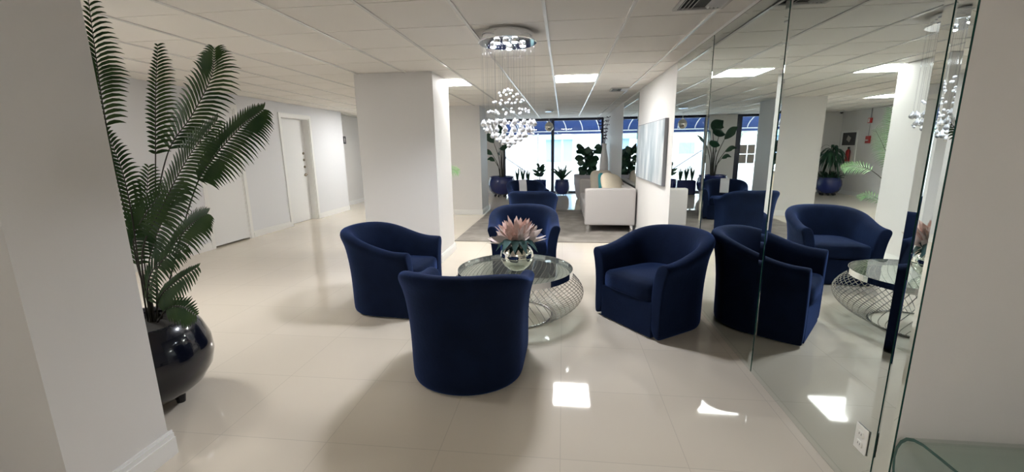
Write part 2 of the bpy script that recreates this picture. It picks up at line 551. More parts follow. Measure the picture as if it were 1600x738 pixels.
# ------------------------------------------------------------------ ceiling fittings
def ceiling_light(x0, y0, label, w=0.61, d=0.61, group=None):
    t = thing('ceiling_light', label, 'ceiling light', (x0 + w / 2, y0 + d / 2, C), group=group)
    m = MB()
    b = 0.014
    a, c = w / 2, d / 2
    m.box(-a, a, -c, -c + b, -0.008, 0.002); m.box(-a, a, c - b, c, -0.008, 0.002)
    m.box(-a, -a + b, -c + b, c - b, -0.008, 0.002); m.box(a - b, a, -c + b, c - b, -0.008, 0.002)
    m.build('frame', M['tbar'], t)
    MB().box(-a + b, a - b, -c + b, c - b, -0.004, 0.002).build('diffuser', M['diffuser'], t)
    return t
ceiling_light(-0.128, 5.985, 'lit square ceiling panel nearest above the middle of the room', 0.59, 0.64)
ceiling_light(-1.96, 5.985, 'lit square ceiling panel just right of the centre pillar', 0.59, 0.64)
ceiling_light(-4.40, 9.65, 'lit square ceiling panel at the far left, seen in the mirror', 0.59, 0.64)
for (x, y, l) in ((-0.14, -1.9, 'unseen ceiling panel added behind the viewer to brighten the foreground'),  # added out of view to lift the ambient light
                  (-4.41, 2.3, 'lit ceiling panel over the left hallway, hidden by the near pillar')):
    ceiling_light(x + 0.012, y, l, 0.59, 0.59)

def ceiling_vent(x0, x1, y0, y1, label):
    t = thing('ceiling_vent', label, 'air vent', ((x0 + x1) / 2, (y0 + y1) / 2, C))
    a, b = (x1 - x0) / 2, (y1 - y0) / 2
    m = MB()
    for (s, e) in ((1.0, 0.86),):
        m.box(-a, a, -b, -b * e, -0.014, 0); m.box(-a, a, b * e, b, -0.014, 0)
        m.box(-a, -a * e, -b * e, b * e, -0.014, 0); m.box(a * e, a, -b * e, b * e, -0.014, 0)
    m.build('frame', M['vent'], t)
    MB().box(-a * 0.86, a * 0.86, -b * 0.86, b * 0.86, -0.002, 0.0).build('duct_opening', M['dark'], t)
    n = 4
    for k in range(n):
        for sg in (-1, 1):
            x = sg * a * (0.78 - 0.16 * k)
            R = Matrix.Rotation(sg * 0.7, 3, 'Y')
            m = MB().box(-0.012, 0.012, -b * 0.84, b * 0.84, -0.001, 0.001, R=R)
            m.build('louver', M['vent'], t, loc=(x, 0, -0.009))
    return t
ceiling_vent(0.76, 1.10, 3.05, 3.38, 'square louvred ceiling vent near the camera beside the mirrored wall')
ceiling_vent(0.78, 1.08, 7.45, 7.85, 'louvred ceiling vent further away above the sofa')

# ------------------------------------------------------------------ chandelier
def chandelier():
    cx, cy = -0.475, 3.80
    t = thing('chandelier', 'round chrome chandelier with hanging crystal strands over the glass table', 'chandelier', (cx, cy, C))
    m = MB()
    m.lathe([(0, 0), (0.215, 0), (0.215, -0.062), (0.205, -0.066), (0.245, -0.068), (0.247, -0.078), (0.24, -0.082), (0, -0.082)], 48)
    m.build('canopy', M['chrome'], t, smooth=False, bevel=0.0)
    rnd = random.Random(3)
    bp = [(0.0, -0.10)] + [(0.13 * math.cos(a), 0.13 * math.sin(a)) for a in (0.3, 1.6, 2.9, 4.1, 5.3)]
    for (x, y) in bp:
        s = MB().lathe([(0.0, 0), (0.028, 0), (0.03, -0.012), (0.026, -0.016)], 16).build('lamp_socket', M['chrome'], t, loc=(x, y, -0.082))
        MB().sq((0, 0, -0.016), (0.022, 0.022, 0.010), 1, 1, 8).build('halogen_bulb', M['bulb'], s, smooth=True)
    # strands and crystals: a domed veil of beads above an inverted cone of drops
    strands = MB()
    ends = []
    beads = []
    drops = []
    for ring, (r, n) in enumerate(((0.03, 4), (0.08, 8), (0.13, 12), (0.18, 16), (0.225, 20))):
        for k in range(n):
            a = 2 * PI * k / n + ring * 0.35
            ztop = -(0.45 + 0.30 * (r / 0.235) ** 1.8)
            beads.append((r, a, ztop + rnd.uniform(-0.01, 0.01)))
            if k % 2 == 0 and ring > 0:
                beads.append((r * 0.97, a + 0.12, ztop - rnd.uniform(0.05, 0.10)))
            strands.tube([(r * math.cos(a), r * math.sin(a), -0.08), (r * math.cos(a), r * math.sin(a), ztop)], 0.0009, 3, caps=False)
    for (r, z, n, s) in ((0.228, -0.735, 18, 1.0), (0.195, -0.79, 16, 1.0), (0.15, -0.835, 13, 0.95), (0.105, -0.87, 9, 0.9), (0.055, -0.895, 6, 0.9), (0.0, -0.92, 1, 1.0)):
        for k in range(n):
            a = 2 * PI * k / n + z * 5
            drops.append((r, a, z, s))
            strands.tube([(r * math.cos(a), r * math.sin(a), -0.08), (r * math.cos(a), r * math.sin(a), z + 0.03)], 0.0009, 3, caps=False)
    s = strands.build('strand_veil', M['strand'], t)
    # faceted drop
    prof = [(0.0, 0.036), (0.004, 0.028), (0.012, 0.014), (0.0205, 0.0), (0.0225, -0.008), (0.017, -0.02), (0.0, -0.029)]
    dm = None
    for (r, a, z, sc) in drops:
        if dm is None:
            ob = MB().lathe(prof, 8).build('crystal_drop', M['crystal'], t)
            dm = ob
        else:
            ob = dm.copy(); COL.objects.link(ob); ob.parent = t
        ob.location = (r * math.cos(a), r * math.sin(a), z)
        ob.rotation_euler = (0, 0, a * 3)
        ob.scale = (sc, sc, sc)
    dm = None
    for (r, a, z) in beads:
        if dm is None:
            ob = MB().sq((0, 0, 0), (0.0115, 0.0115, 0.0115), 1, 1, 4).build('crystal_bead', M['bead'], t)
            dm = ob
        else:
            ob = dm.copy(); COL.objects.link(ob); ob.parent = t
        ob.location = (r * math.cos(a), r * math.sin(a), z)
    # the light of the lamps
    for (x, y) in bp:
        l = bpy.data.lights.new('halogen_light', 'SPOT')
        l.energy = SPOT_W; l.color = (0.90, 0.93, 1.0); l.spot_size = 150 * D2R; l.spot_blend = 0.6; l.shadow_soft_size = 0.012
        lo = bpy.data.objects.new('halogen_light', l)
        COL.objects.link(lo); lo.parent = t
        lo.location = (x, y, -0.125)
    return t
chandelier()

o = thing('pendant_lamp', 'small pendant with a silver globe hanging far off in front of the window', 'pendant lamp', (-0.36, 11.1, C))
MB().lathe([(0, 0), (0.11, 0), (0.11, -0.05), (0.10, -0.06), (0, -0.06)], 24).build('canopy', M['chrome'], o)
MB().tube([(0, 0, -0.05), (0, 0, -0.30)], 0.004, 6).build('cord', M['chrome'], o)
m = MB(); m.lathe([(0.0, 0.0), (0.03, -0.01), (0.085, -0.06), (0.11, -0.12), (0.10, -0.19), (0.05, -0.24), (0.0, -0.25)], 24)
m.build('globe_shade', M['silver'], o, smooth=True, loc=(0, 0, -0.29))

# ------------------------------------------------------------------ tub chairs
def tub_chair():
    t = thing('tub_chair', '', 'armchair')
    path = []
    for k in range(7):
        y = -0.37 + 0.37 * k / 6
        path.append((0.370 + 0.007 * k / 6, y, 1.0, 0.0))
    for k in range(1, 20):
        a = PI * k / 20
        path.append((0.377 * math.cos(a), 0.352 * math.sin(a), math.cos(a), math.sin(a)))
    for k in range(7):
        y = -0.37 * k / 6
        path.append((-(0.377 - 0.007 * k / 6), y, -1.0, 0.0))
    def ss(x):
        x = max(0, min(1, x)); return x * x * (3 - 2 * x)
    rings = []
    for (x, y, nx, ny) in path:
        h = 0.63 + 0.162 * ss((y + 0.30) / 0.66)
        lean = 0.022 * ss((y + 0.05) / 0.4)
        fl = 1.0
        prof = [(-0.012, 0.010), (-0.003, 0.022), (0.0, 0.10), (0.0, 0.30), (0.006 + lean * 0.3, 0.60 * h), (0.020 + lean * 0.7, h - 0.16), (0.034 + lean, h - 0.10), (0.050 + lean, h - 0.06),
                (0.050 + lean, h - 0.028), (0.030 + lean, h - 0.006), (0.0 + lean, h), (-0.04 + lean, h - 0.010), (-0.066 + lean, h - 0.045), (-0.082 + lean * 0.7, h - 0.11), (-0.098, 0.46), (-0.105, 0.30), (-0.10, 0.03)]
        rings.append([Vector((x + nx * o, y + ny * o, z)) for (o, z) in prof])
    n = len(rings[0])
    def shrink(ring, f, dy):
        c = sum(ring, Vector()) / len(ring)
        return [Vector((c.x + (v.x - c.x) * f, v.y + dy, c.z + (v.z - c.z) * (1 - (1 - f) * 0.25))) for v in ring]
    allr = [shrink(rings[0], 0.72, -0.014), shrink(rings[0], 0.93, -0.010)] + rings + [shrink(rings[-1], 0.93, -0.010), shrink(rings[-1], 0.72, -0.014)]
    vs = [v for r in allr for v in r]
    fs = []
    for i in range(len(allr) - 1):
        for j in range(n):
            fs.append((i * n + j, (i + 1) * n + j, (i + 1) * n + (j + 1) % n, i * n + (j + 1) % n))
    fs.append(tuple(range(n)))
    fs.append(tuple((len(allr) - 1) * n + j for j in range(n - 1, -1, -1)))
    m = MB(); m.add(vs, fs)
    m.build('tub_shell', M['velvet'], t, smooth=True, subsurf=1)
    MB().box(-0.285, 0.285, -0.3835, -0.30, 0.012, 0.30).build('front_panel', M['velvet'], t, bevel=0.005, smooth=False)
    # seat cushion: flat front, rounded back
    out = []
    for k in range(25):
        a = -PI * 0.0 + PI * k / 24
        out.append((0.255 * math.copysign(abs(math.cos(a)) ** 0.7, math.cos(a)), 0.02 + 0.22 * math.sin(a) ** 0.8 if math.sin(a) > 0 else 0.02))
    out = out + [(-0.259, -0.2), (-0.259, -0.36), (-0.242, -0.388), (-0.13, -0.396), (0, -0.398), (0.13, -0.396), (0.242, -0.388), (0.259, -0.36), (0.259, -0.2)]
    m = MB()
    lv = [(0.90, 0.292), (0.985, 0.300), (1.0, 0.325), (1.0, 0.395), (0.985, 0.425), (0.93, 0.442), (0.6, 0.455), (0.2, 0.460)]
    vs = []
    for (s, z) in lv:
        vs += [(x * s, (y + 0.07) * s - 0.07, z) for (x, y) in out]
    k = len(out)
    fs = [(i * k + j, i * k + (j + 1) % k, (i + 1) * k + (j + 1) % k, (i + 1) * k + j) for i in range(len(lv) - 1) for j in range(k)]
    fs += [tuple(range(k - 1, -1, -1)), tuple((len(lv) - 1) * k + j for j in range(k))]
    m.add(vs, fs)
    m.build('seat_cushion', M['velvet'], t, smooth=True)
    MB().box(-0.255, 0.255, -0.30, 0.22, 0.10, 0.295).build('seat_deck', M['velvet'], t)
    MB().lathe([(0, 0), (0.30, 0), (0.31, 0.004), (0.31, 0.034), (0.29, 0.040), (0.0, 0.040)], 40).build('swivel_base', M['black'], t)
    return t

def face(fx, fy):
    return math.atan2(fx, -fy)
chairs = [
    (-0.632, 2.63, face(0.04, 1.0), 'navy velvet tub chair nearest the camera with its plain back turned to it', 'tub chairs around the glass table'),
    (-1.67, 3.83, face(0.99, -0.10), 'navy velvet tub chair left of the glass table, before the white pillar', 'tub chairs around the glass table'),
    (0.832, 3.68, face(-0.80, -0.60), 'navy velvet tub chair standing right against the mirrored wall', 'tub chairs around the glass table'),
    (-0.475, 5.12, face(0.10, -1.0), 'navy velvet tub chair on the far side of the glass table, facing the camera', 'tub chairs around the glass table'),
    (-0.52, 7.38, face(0.06, 1.0), 'navy velvet tub chair on the rug seen from behind, above the chair facing the camera', 'tub chairs on the rug'),
    (-0.80, 9.25, face(0.35, -1.0), 'navy velvet tub chair farthest away, with a pale throw over its back', 'tub chairs on the rug'),
]
ch0 = tub_chair()
RUGZ = 0.014
for i, (x, y, rz, lab, grp) in enumerate(chairs):
    c = ch0 if i == 0 else copy_tree(ch0)
    c.location = (x, y, RUGZ if i >= 4 else 0)
    c.rotation_euler = (0, 0, rz)
    c['label'] = lab
    c['group'] = grp
# throw over the farthest chair's back: a folded strip following its profile
hy = 0.78
pts = [(0.360, 0.26), (0.360, 0.34), (0.372, 0.47), (0.390, 0.61), (0.425, 0.68), (0.446, 0.72), (0.438, 0.766), (0.385, 0.786), (0.325, 0.772), (0.292, 0.72), (0.272, 0.66), (0.245, 0.50)]
m = MB()
vs = []
for (y, z) in pts:
    for x in (-0.085, 0.085):
        vs.append((x, y, z))
for (y, z) in pts:
    for x in (-0.085, 0.085):
        vs.append((x, y + (0.006 if z > 0 and y > 0.4 else -0.004), z + 0.008))
k = len(pts)
fs = [(2 * i, 2 * i + 1, 2 * i + 3, 2 * i + 2) for i in range(k - 1)] + [(2 * k + 2 * i, 2 * k + 2 * i + 2, 2 * k + 2 * i + 3, 2 * k + 2 * i + 1) for i in range(k - 1)]
m.add(vs, fs)
o = m.build('throw_blanket', M['throw'], loc=(-0.80, 9.25, RUGZ), rotz=face(0.35, -1.0), smooth=True)
tag(o, 'pale grey throw strip draped over the back of the farthest navy tub chair', 'throw')

# ------------------------------------------------------------------ round glass table
TX, TY, TZ = -0.42, 3.66, 0.45
t = thing('coffee_table', 'round glass coffee table on a bulging cage of bent steel wire', 'coffee table', (TX, TY, 0))
m = MB(); m.lathe([(0, TZ - 0.012), (0.505, TZ - 0.012), (0.51, TZ - 0.009), (0.51, TZ - 0.002), (0.505, TZ), (0, TZ)], 72)
m.build('glass_top', M['table_glass'], t)
m = MB(); m.lathe([(0.512, TZ - 0.002), (0.516, TZ - 0.002), (0.516, TZ - 0.052), (0.508, TZ - 0.052), (0.508, TZ - 0.013), (0.512, TZ - 0.012)], 72)
m.build('rim_band', M['chrome'], t, smooth=False)
m = MB()
NW = 68
for k in range(NW):
    a0 = 2 * PI * k / NW
    pts = []
    for q in range(17):
        s = q / 16
        z = 0.40 - 0.385 * s
        # bulge: rim 0.50 -> belly 0.60 -> base ring 0.33
        r = 0.495 + 0.115 * math.sin(min(1, s / 0.42) * PI / 2) if s < 0.42 else 0.33 + 0.28 * max(0.0, math.cos((s - 0.42) / 0.58 * PI / 2)) ** 0.8
        a = a0 + 0.40 * s
        pts.append((r * math.cos(a), r * math.sin(a), z))
    m.tube(pts, 0.0032, 5)
m.build('wire_cage', M['steel_wire'], t, smooth=True)
for (nm, r, z, rr) in (('base_ring', 0.332, 0.008, 0.008), ('upper_ring', 0.497, 0.398, 0.006)):
    m = MB(); m.tube([(r * math.cos(2 * PI * j / 64), r * math.sin(2 * PI * j / 64), z) for j in range(64)], rr, 8, closed=True)
    m.build(nm, M['steel_wire'], t, smooth=True)

# mercury glass vase
VX, VY = -0.395, 3.60
o = MB()
prof = [(0.0, 0.0), (0.06, 0.0), (0.075, 0.008), (0.115, 0.045), (0.140, 0.09), (0.147, 0.125), (0.140, 0.165), (0.120, 0.198), (0.098, 0.216), (0.084, 0.223), (0.082, 0.227), (0.084, 0.231), (0.080, 0.232), (0.074, 0.225), (0.08, 0.215), (0.09, 0.20), (0.0, 0.18)]
o.lathe(prof, 48)
o = o.build('vase', M['silver'], loc=(VX, VY, TZ + 0.0005), smooth=True)
tag(o, 'round silver mirrored glass vase on the glass coffee table', 'vase')
t = thing('flower_arrangement', 'blush pink feathery flowers with dusty green leaves in the silver vase', 'flowers', (VX, VY, TZ + 0.225))
rnd = random.Random(11)
def feather_flower(base, direction, length, nb, spread, mt, parent, name='flower'):
    m = MB()
    d = Vector(direction).normalized()
    u = d.orthogonal().normalized(); v = d.cross(u)
    for k in range(nb):
        a = 2 * PI * k / nb * 2.4 + rnd.random()
        sp = spread * math.sqrt((k + 0.5) / nb)
        dd = (d * math.cos(sp) + (u * math.cos(a) + v * math.sin(a)) * math.sin(sp)).normalized()
        L = length * rnd.uniform(0.72, 1.0) * (1 - 0.15 * sp)
        out = (u * math.cos(a) + v * math.sin(a))
        pts = []
        ws = []
        for q in range(7):
            s = q / 6
            pts.append(Vector(base) + dd * L * s + out * (0.16 * L * s * s))
            ws.append(0.006 + 0.024 * max(0.0, math.sin(PI * min(1, s * 1.02))) ** 0.8 if s < 0.99 else 0.001)
        side = dd.cross(out)
        if side.length < 1e-3: side = u
        m.blade(pts, ws, side, 0.35)
    return m.build(name, mt, parent, smooth=True)
for (dx, dy, dz, L, mt) in ((0.05, 0.0, 1.0, 0.27, 'petal'), (-0.45, -0.1, 1.0, 0.25, 'petal'), (0.45, 0.1, 1.0, 0.25, 'petal'), (-0.15, -0.5, 0.9, 0.20, 'petal'), (0.45, -0.4, 0.8, 0.20, 'petal_pale'),
                          (-1.0, -0.2, 0.60, 0.26, 'petal_pale'), (1.0, 0.0, 0.75, 0.24, 'petal_pale'), (0.0, 0.6, 0.8, 0.25, 'petal'), (-0.65, 0.5, 0.6, 0.24, 'petal'), (0.25, 0.3, 0.9, 0.25, 'petal')):
    feather_flower((dx * 0.03, dy * 0.03, 0.0), (dx, dy, dz), L, 9, 0.30, M[mt], t)
for k in range(12):
    a = 2 * PI * k / 12
    L = 0.15 + 0.02 * (k % 3)
    pts = [Vector((0.03 * math.cos(a), 0.03 * math.sin(a), 0.0)) + Vector((math.cos(a) * L * s, math.sin(a) * L * s, 0.07 * math.sin(PI * s * 1.1) - 0.02 * s)) for s in (0, .2, .4, .6, .8, 1)]
    m = MB(); m.blade(pts, [0.006, 0.026, 0.038, 0.036, 0.022, 0.001], (-math.sin(a), math.cos(a), 0), 0.2)
    m.build('leaf', M['sage'], t, smooth=True)

# ------------------------------------------------------------------ bent glass console, lower right corner
prof = [(0.75, 0.464), (1.40, 0.464), (1.47, 0.462), (1.51, 0.452), (1.540, 0.434), (1.562, 0.405), (1.575, 0.37), (1.580, 0.33), (1.574, 0.28), (1.560, 0.22), (1.53, 0.0)]
def offset_profile(pr, d):
    out = []
    for i, (y, z) in enumerate(pr):
        a = pr[max(i - 1, 0)]; b = pr[min(i + 1, len(pr) - 1)]
        ty, tz = b[0] - a[0], b[1] - a[1]
        l = math.hypot(ty, tz)
        out.append((y + tz / l * d, z - ty / l * d))
    return out
inner = offset_profile(prof, 0.012)
x0, x1 = 1.268, 2.25
m = MB(); k = len(prof)
vs = [(x0, y, z) for y, z in prof] + [(x0, y, z) for y, z in inner] + [(x1, y, z) for y, z in prof] + [(x1, y, z) for y, z in inner]
for i in range(k - 1):
    m.add([vs[i], vs[i + 1], vs[2 * k + i + 1], vs[2 * k + i]], [(0, 1, 2, 3)], 0)
    m.add([vs[k + i], vs[k + i + 1], vs[3 * k + i + 1], vs[3 * k + i]], [(3, 2, 1, 0)], 0)
    m.add([vs[i], vs[i + 1], vs[k + i + 1], vs[k + i]], [(3, 2, 1, 0)], 1)
    m.add([vs[2 * k + i], vs[2 * k + i + 1], vs[3 * k + i + 1], vs[3 * k + i]], [(0, 1, 2, 3)], 1)
m.add([vs[0], vs[k], vs[3 * k], vs[2 * k]], [(0, 1, 2, 3)], 1)
# near leg of the waterfall table
m.box(x0, x1, 0.75, 0.762, 0, 0.464, 1)
o = m.build('glass_side_table', [M['bent_glass'], M['green_edge']])
tag(o, 'bent clear glass side table with green edges beside the end of the mirrored wall', 'side table')

# ------------------------------------------------------------------ plants
def lerp_path(pts, n):
    """Catmull-Rom through pts, n samples"""
    P = [Vector(p) for p in pts]
    P = [P[0] * 2 - P[1]] + P + [P[-1] * 2 - P[-2]]
    out = []
    segs = len(P) - 3
    for i in range(n):
        u = i / (n - 1) * segs
        k = min(int(u), segs - 1); f = u - k
        a, b, c, d = P[k:k + 4]
        out.append(0.5 * ((2 * b) + (c - a) * f + (2 * a - 5 * b + 4 * c - d) * f * f + (3 * b - a - 3 * c + d) * f ** 3))
    return out

def frond(pts, leaf_from, L, nrm, mt, parent, nleaf=30, lw=0.011, rstem=0.006, side_scale=(1, 1), fwd=0.55, droop=0.12, name='frond'):
    n = 60
    P = lerp_path(pts, n)
    m = MB()
    m.tube(P, [rstem * (1 - 0.8 * i / (n - 1)) for i in range(n)], 6, mi=1)
    N = Vector(nrm).normalized()
    for k in range(nleaf):
        s = k / (nleaf - 1)
        u = (leaf_from + (1 - leaf_from) * s) * (n - 1)
        i = min(int(u), n - 2); f = u - i
        p = P[i].lerp(P[i + 1], f)
        T = (P[min(i + 2, n - 1)] - P[max(i - 1, 0)]).normalized()
        S = T.cross(N).normalized()
        for sg, sc in ((1, side_scale[0]), (-1, side_scale[1])):
            ll = L * sc * (0.35 + 1.15 * math.sin(PI * (0.20 + 0.74 * s)) ** 1.1) / 1.5 * random.uniform(0.92, 1.08)
            fw = fwd + 0.40 * s
            d0 = (S * sg + T * fw).normalized()
            q = []
            for w_ in (0, .2, .45, .7, .88, 1):
                q.append(p + d0 * ll * w_ + T * (ll * (0.30 * w_ - 0.42 * w_ * w_)) - N * (droop * ll * w_ * w_) - Vector((0, 0, 0.10 * ll * w_ * w_)))
            lw_ = lw; lw = lw * (1 - 0.45 * s)
            ws = [lw * 0.35, lw * 0.8, lw * 0.85, lw * 0.6, lw * 0.3, 0.0005]
            lw = lw_
            m.blade(q, ws, N.cross(d0), 0.12)
    return m.build(name, [mt, M['stem']], parent, smooth=True)

# big palm in a navy pot, left foreground
PX, PY = -2.49, 2.06
t = thing('potted_palm', 'tall areca palm in a round navy glazed pot behind the near left wall', 'potted plant', (PX, PY, 0))
m = MB()
m.lathe([(0.0, 0.045), (0.17, 0.045), (0.21, 0.06), (0.285, 0.12), (0.335, 0.20), (0.352, 0.28), (0.345, 0.37), (0.31, 0.465), (0.275, 0.525), (0.262, 0.535), (0.248, 0.53), (0.240, 0.51), (0.25, 0.46), (0.0, 0.45)], 56)
m.build('pot', M['pot_navy'], t, smooth=True)
for a in (0.2, 1.77, 3.34, 4.9):
    MB().lathe([(0, 0), (0.022, 0), (0.03, 0.06), (0, 0.06)], 12, c=(0.17 * math.cos(a), 0.17 * math.sin(a), 0)).build('foot', M['black'], t, smooth=False)
MB().lathe([(0.0, 0.478), (0.12, 0.475), (0.245, 0.468)], 32).build('soil', M['soil'], t, smooth=True)
FR = {
    '1': [(0.00, 0.0, 0.46), (0.050, -0.070, 1.026), (0.093, -0.120, 1.453), (0.156, -0.170, 1.768), (0.230, -0.220, 1.977), (0.309, -0.270, 2.221)],
    '2': [(0.00, 0.030, 0.46), (0.063, 0.080, 1.075), (0.099, 0.130, 1.501), (0.117, 0.180, 1.841), (0.138, 0.230, 2.133)],
    '3': [(-0.02, 0.06, 0.46), (-0.046, 0.180, 1.057), (0.029, 0.280, 1.500), (0.153, 0.380, 1.743), (0.289, 0.430, 1.984), (0.297, 0.480, 2.157)],
    '4': [(0.02, -0.020, 0.46), (0.154, -0.120, 0.924), (0.351, -0.120, 1.221), (0.557, -0.120, 1.482), (0.751, -0.120, 1.661)],
    '5': [(0.03, 0.030, 0.46), (0.248, -0.020, 0.860), (0.516, -0.070, 1.305), (0.691, -0.100, 1.480), (0.881, -0.120, 1.626), (1.020, -0.120, 1.713)],
    '6': [(-0.01, -0.020, 0.46), (0.125, -0.120, 0.924), (0.199, -0.170, 1.192), (0.249, -0.220, 1.421), (0.203, -0.220, 1.619)],
    '7': [(0.04, -0.020, 0.46), (0.163, -0.070, 0.654), (0.343, -0.120, 0.774), (0.543, -0.170, 0.877)],
    '8': [(0.02, -0.020, 0.46), (0.132, -0.070, 0.753), (0.363, -0.120, 0.984), (0.508, -0.120, 1.114), (0.604, -0.120, 1.168)],
    '9': [(0.02, -0.020, 0.46), (0.053, -0.020, 0.897), (0.069, 0.030, 1.163), (0.087, 0.080, 1.419)],
    '10': [(0.05, -0.020, 0.46), (0.256, -0.120, 0.607), (0.407, -0.170, 0.639), (0.530, -0.220, 0.617)],
    '12': [(0.03, 0.0, 0.46), (0.02, -0.04, 0.80), (0.10, -0.10, 1.02), (0.26, -0.16, 1.16), (0.42, -0.18, 1.30)],
    '13': [(0.02, -0.03, 0.46), (0.09, -0.08, 0.66), (0.20, -0.13, 0.82), (0.36, -0.17, 0.93), (0.50, -0.18, 0.98)],
    '11': [(0.04, -0.020, 0.46), (0.058, -0.020, 0.776), (0.190, -0.070, 0.989), (0.371, -0.120, 1.185), (0.490, -0.120, 1.327)],
}
#         leaf start, leaflet length, plane normal, number, side scales, width
FP = {
    '1': (0.52, 0.155, (0.35, -1.0, 0.1), 30, (1.0, 0.55), 0.0085),
    '2': (0.50, 0.135, (0.5, -1.0, 0.1), 32, (1.0, 0.5), 0.0085),
    '3': (0.42, 0.25, (0.1, -1.0, 0.2), 34, (0.9, 1.0), 0.010),
    '4': (0.42, 0.19, (-0.15, -1.0, 0.15), 36, (1.0, 0.8), 0.009),
    '5': (0.44, 0.21, (-0.1, -1.0, 0.25), 36, (1.0, 0.7), 0.009),
    '6': (0.34, 0.13, (0.5, -1.0, 0.1), 30, (0.8, 0.5), 0.009),
    '7': (0.25, 0.16, (-0.3, -1.0, 0.6), 22, (1.0, 0.6), 0.011),
    '8': (0.35, 0.19, (-0.3, -1.0, 0.4), 28, (1.0, 0.7), 0.010),
    '9': (0.50, 0.14, (0.3, -1.0, 0.1), 20, (1.0, 0.9), 0.009),
    '10': (0.30, 0.13, (-0.2, -1.0, 0.5), 16, (1.0, 0.7), 0.010),
    '12': (0.30, 0.17, (0.1, -1.0, 0.1), 26, (0.9, 0.9), 0.009),
    '13': (0.22, 0.15, (-0.2, -1.0, 0.3), 22, (0.9, 0.8), 0.009),
    '11': (0.40, 0.20, (-0.3, -1.0, 0.3), 26, (1.0, 0.9), 0.010),
}
for key in FR:
    a = FP[key]
    frond([(q[0] - 0.07, q[1] + 0.16, q[2]) for q in FR[key]], a[0], a[1], a[2], M['palm'], t, nleaf=int(a[3] * 0.9), side_scale=a[4], lw=a[5] * 1.4, rstem=0.0055)

def round_pot(t, r, h, mt, foot=0.03, wheels=0):
    m = MB()
    m.lathe([(0.0, foot), (r * 0.6, foot), (r * 0.72, foot + 0.01), (r * 0.93, foot + h * 0.25), (r, foot + h * 0.52), (r * 0.96, foot + h * 0.78), (r * 0.86, foot + h * 0.93),
             (r * 0.90, foot + h * 0.96), (r * 0.90, foot + h), (r * 0.80, foot + h), (r * 0.78, foot + h * 0.9), (0, foot + h * 0.88)], 40)
    m.build('pot', mt, t, smooth=True)
    if foot > 0.015:
        n = wheels or 4
        for k in range(n):
            a = 2 * PI * k / n + 0.4
            MB().sq((r * 0.55 * math.cos(a), r * 0.55 * math.sin(a), foot / 2), (foot * 0.42, foot * 0.42, foot / 2), 1, 1, 6).build('caster', M['black'], t, smooth=True)
    MB().lathe([(0, foot + h * 0.93), (r * 0.79, foot + h * 0.92)], 24).build('soil', M['soil'], t)

# palm behind the centre pillar
t = thing('potted_palm', 'bright green palm behind the centre pillar, seen in the mirror', 'potted plant', (-2.38, 6.78, 0))
round_pot(t, 0.26, 0.42, M['pot_blue'], 0.03)
for (pts, lf, L, nrm, n) in (
        ([(0, 0, .45), (0.02, -.02, 1.0), (-.05, 0.05, 1.6), (-.12, .10, 2.15)], 0.35, 0.30, (0.9, 0.4, 0.1), 30),
        ([(0, 0, .45), (-.02, .03, 1.0), (0.05, 0.2, 1.55), (.05, .42, 2.0)], 0.40, 0.30, (0.8, -0.3, 0.3), 28),
        ([(0.02, 0, .45), (0.12, 0.1, .85), (0.30, 0.25, 1.10), (.48, .35, 1.16), (0.60, .42, 1.14)], 0.5, 0.16, (0.5, -0.7, 0.6), 18),
        ([(0.02, 0, .45), (0.12, 0.1, .6), (0.25, 0.25, .72), (.36, .35, .70)], 0.4, 0.13, (0.5, -0.5, 0.7), 14),
        ([(-0.02, 0, .45), (-0.2, 0.1, 1.1), (-0.4, 0.0, 1.5), (-.6, -.1, 1.6)], 0.4, 0.22, (0.2, -0.9, 0.5), 22),
        ([(0, 0, .45), (0.05, 0.1, 1.0), (0.12, 0.3, 1.4), (.10, .6, 1.7)], 0.40, 0.26, (0.9, -0.1, 0.4), 24)):
    frond(pts, lf, L, nrm, M['palm_light'], t, nleaf=n, lw=0.009, rstem=0.008)

# dracaena with underplanting by the extinguisher wall
t = thing('potted_dracaena', 'drooping dracaena with leafy underplanting in a blue glazed pot on casters by the left wall', 'potted plant', (-5.33, 13.68, 0))
round_pot(t, 0.33, 0.46, M['pot_blue'], 0.07, wheels=8)
m = MB(); m.tube([(0, 0, 0.5), (0.01, 0.01, 0.9), (0, 0, 1.40)], [0.025, 0.022, 0.018], 8)
m.build('trunk', M['stem'], t, smooth=True)
rnd = random.Random(5)
m = MB()
for k in range(54):
    a = k * 2.399
    up = rnd.uniform(0.05, 0.40)
    L = rnd.uniform(0.42, 0.62)
    z0 = 1.05 + 0.35 * rnd.random()
    d = Vector((math.cos(a), math.sin(a), 0))
    pts = [Vector((0, 0, z0)) + d * (L * 0.72 * s ** 0.8) + Vector((0, 0, up * 1.3 * s - 0.85 * L * s * s * 1.4)) for s in (0, .15, .35, .55, .75, .9, 1)]
    m.blade(pts, [0.01, 0.022, 0.032, 0.032, 0.026, 0.014, 0.001], (-d.y, d.x, 0), 0.25)
m.build('crown_foliage', M['leaf'], t, smooth=True)
m = MB()
for k in range(130):
    a = rnd.uniform(0, 2 * PI); r0 = rnd.uniform(0, 0.26)
    L = rnd.uniform(0.10, 0.26)
    aa = a + rnd.uniform(-.6, .6)
    d = Vector((math.cos(aa), math.sin(aa), 0))
    b = Vector((r0 * math.cos(a), r0 * math.sin(a), 0.50))
    hh = rnd.uniform(0.05, 0.20)
    pts = [b + d * L * s + Vector((0, 0, hh * math.sin(PI * 0.62 * s) * 1.2 - 0.05 * s)) for s in (0, .3, .55, .8, 1)]
    m.blade(pts, [0.004, 0.02, 0.032, 0.022, 0.001], (-d.y, d.x, 0), 0.2)
m.build('underplanting', M['leaf'], t, smooth=True)

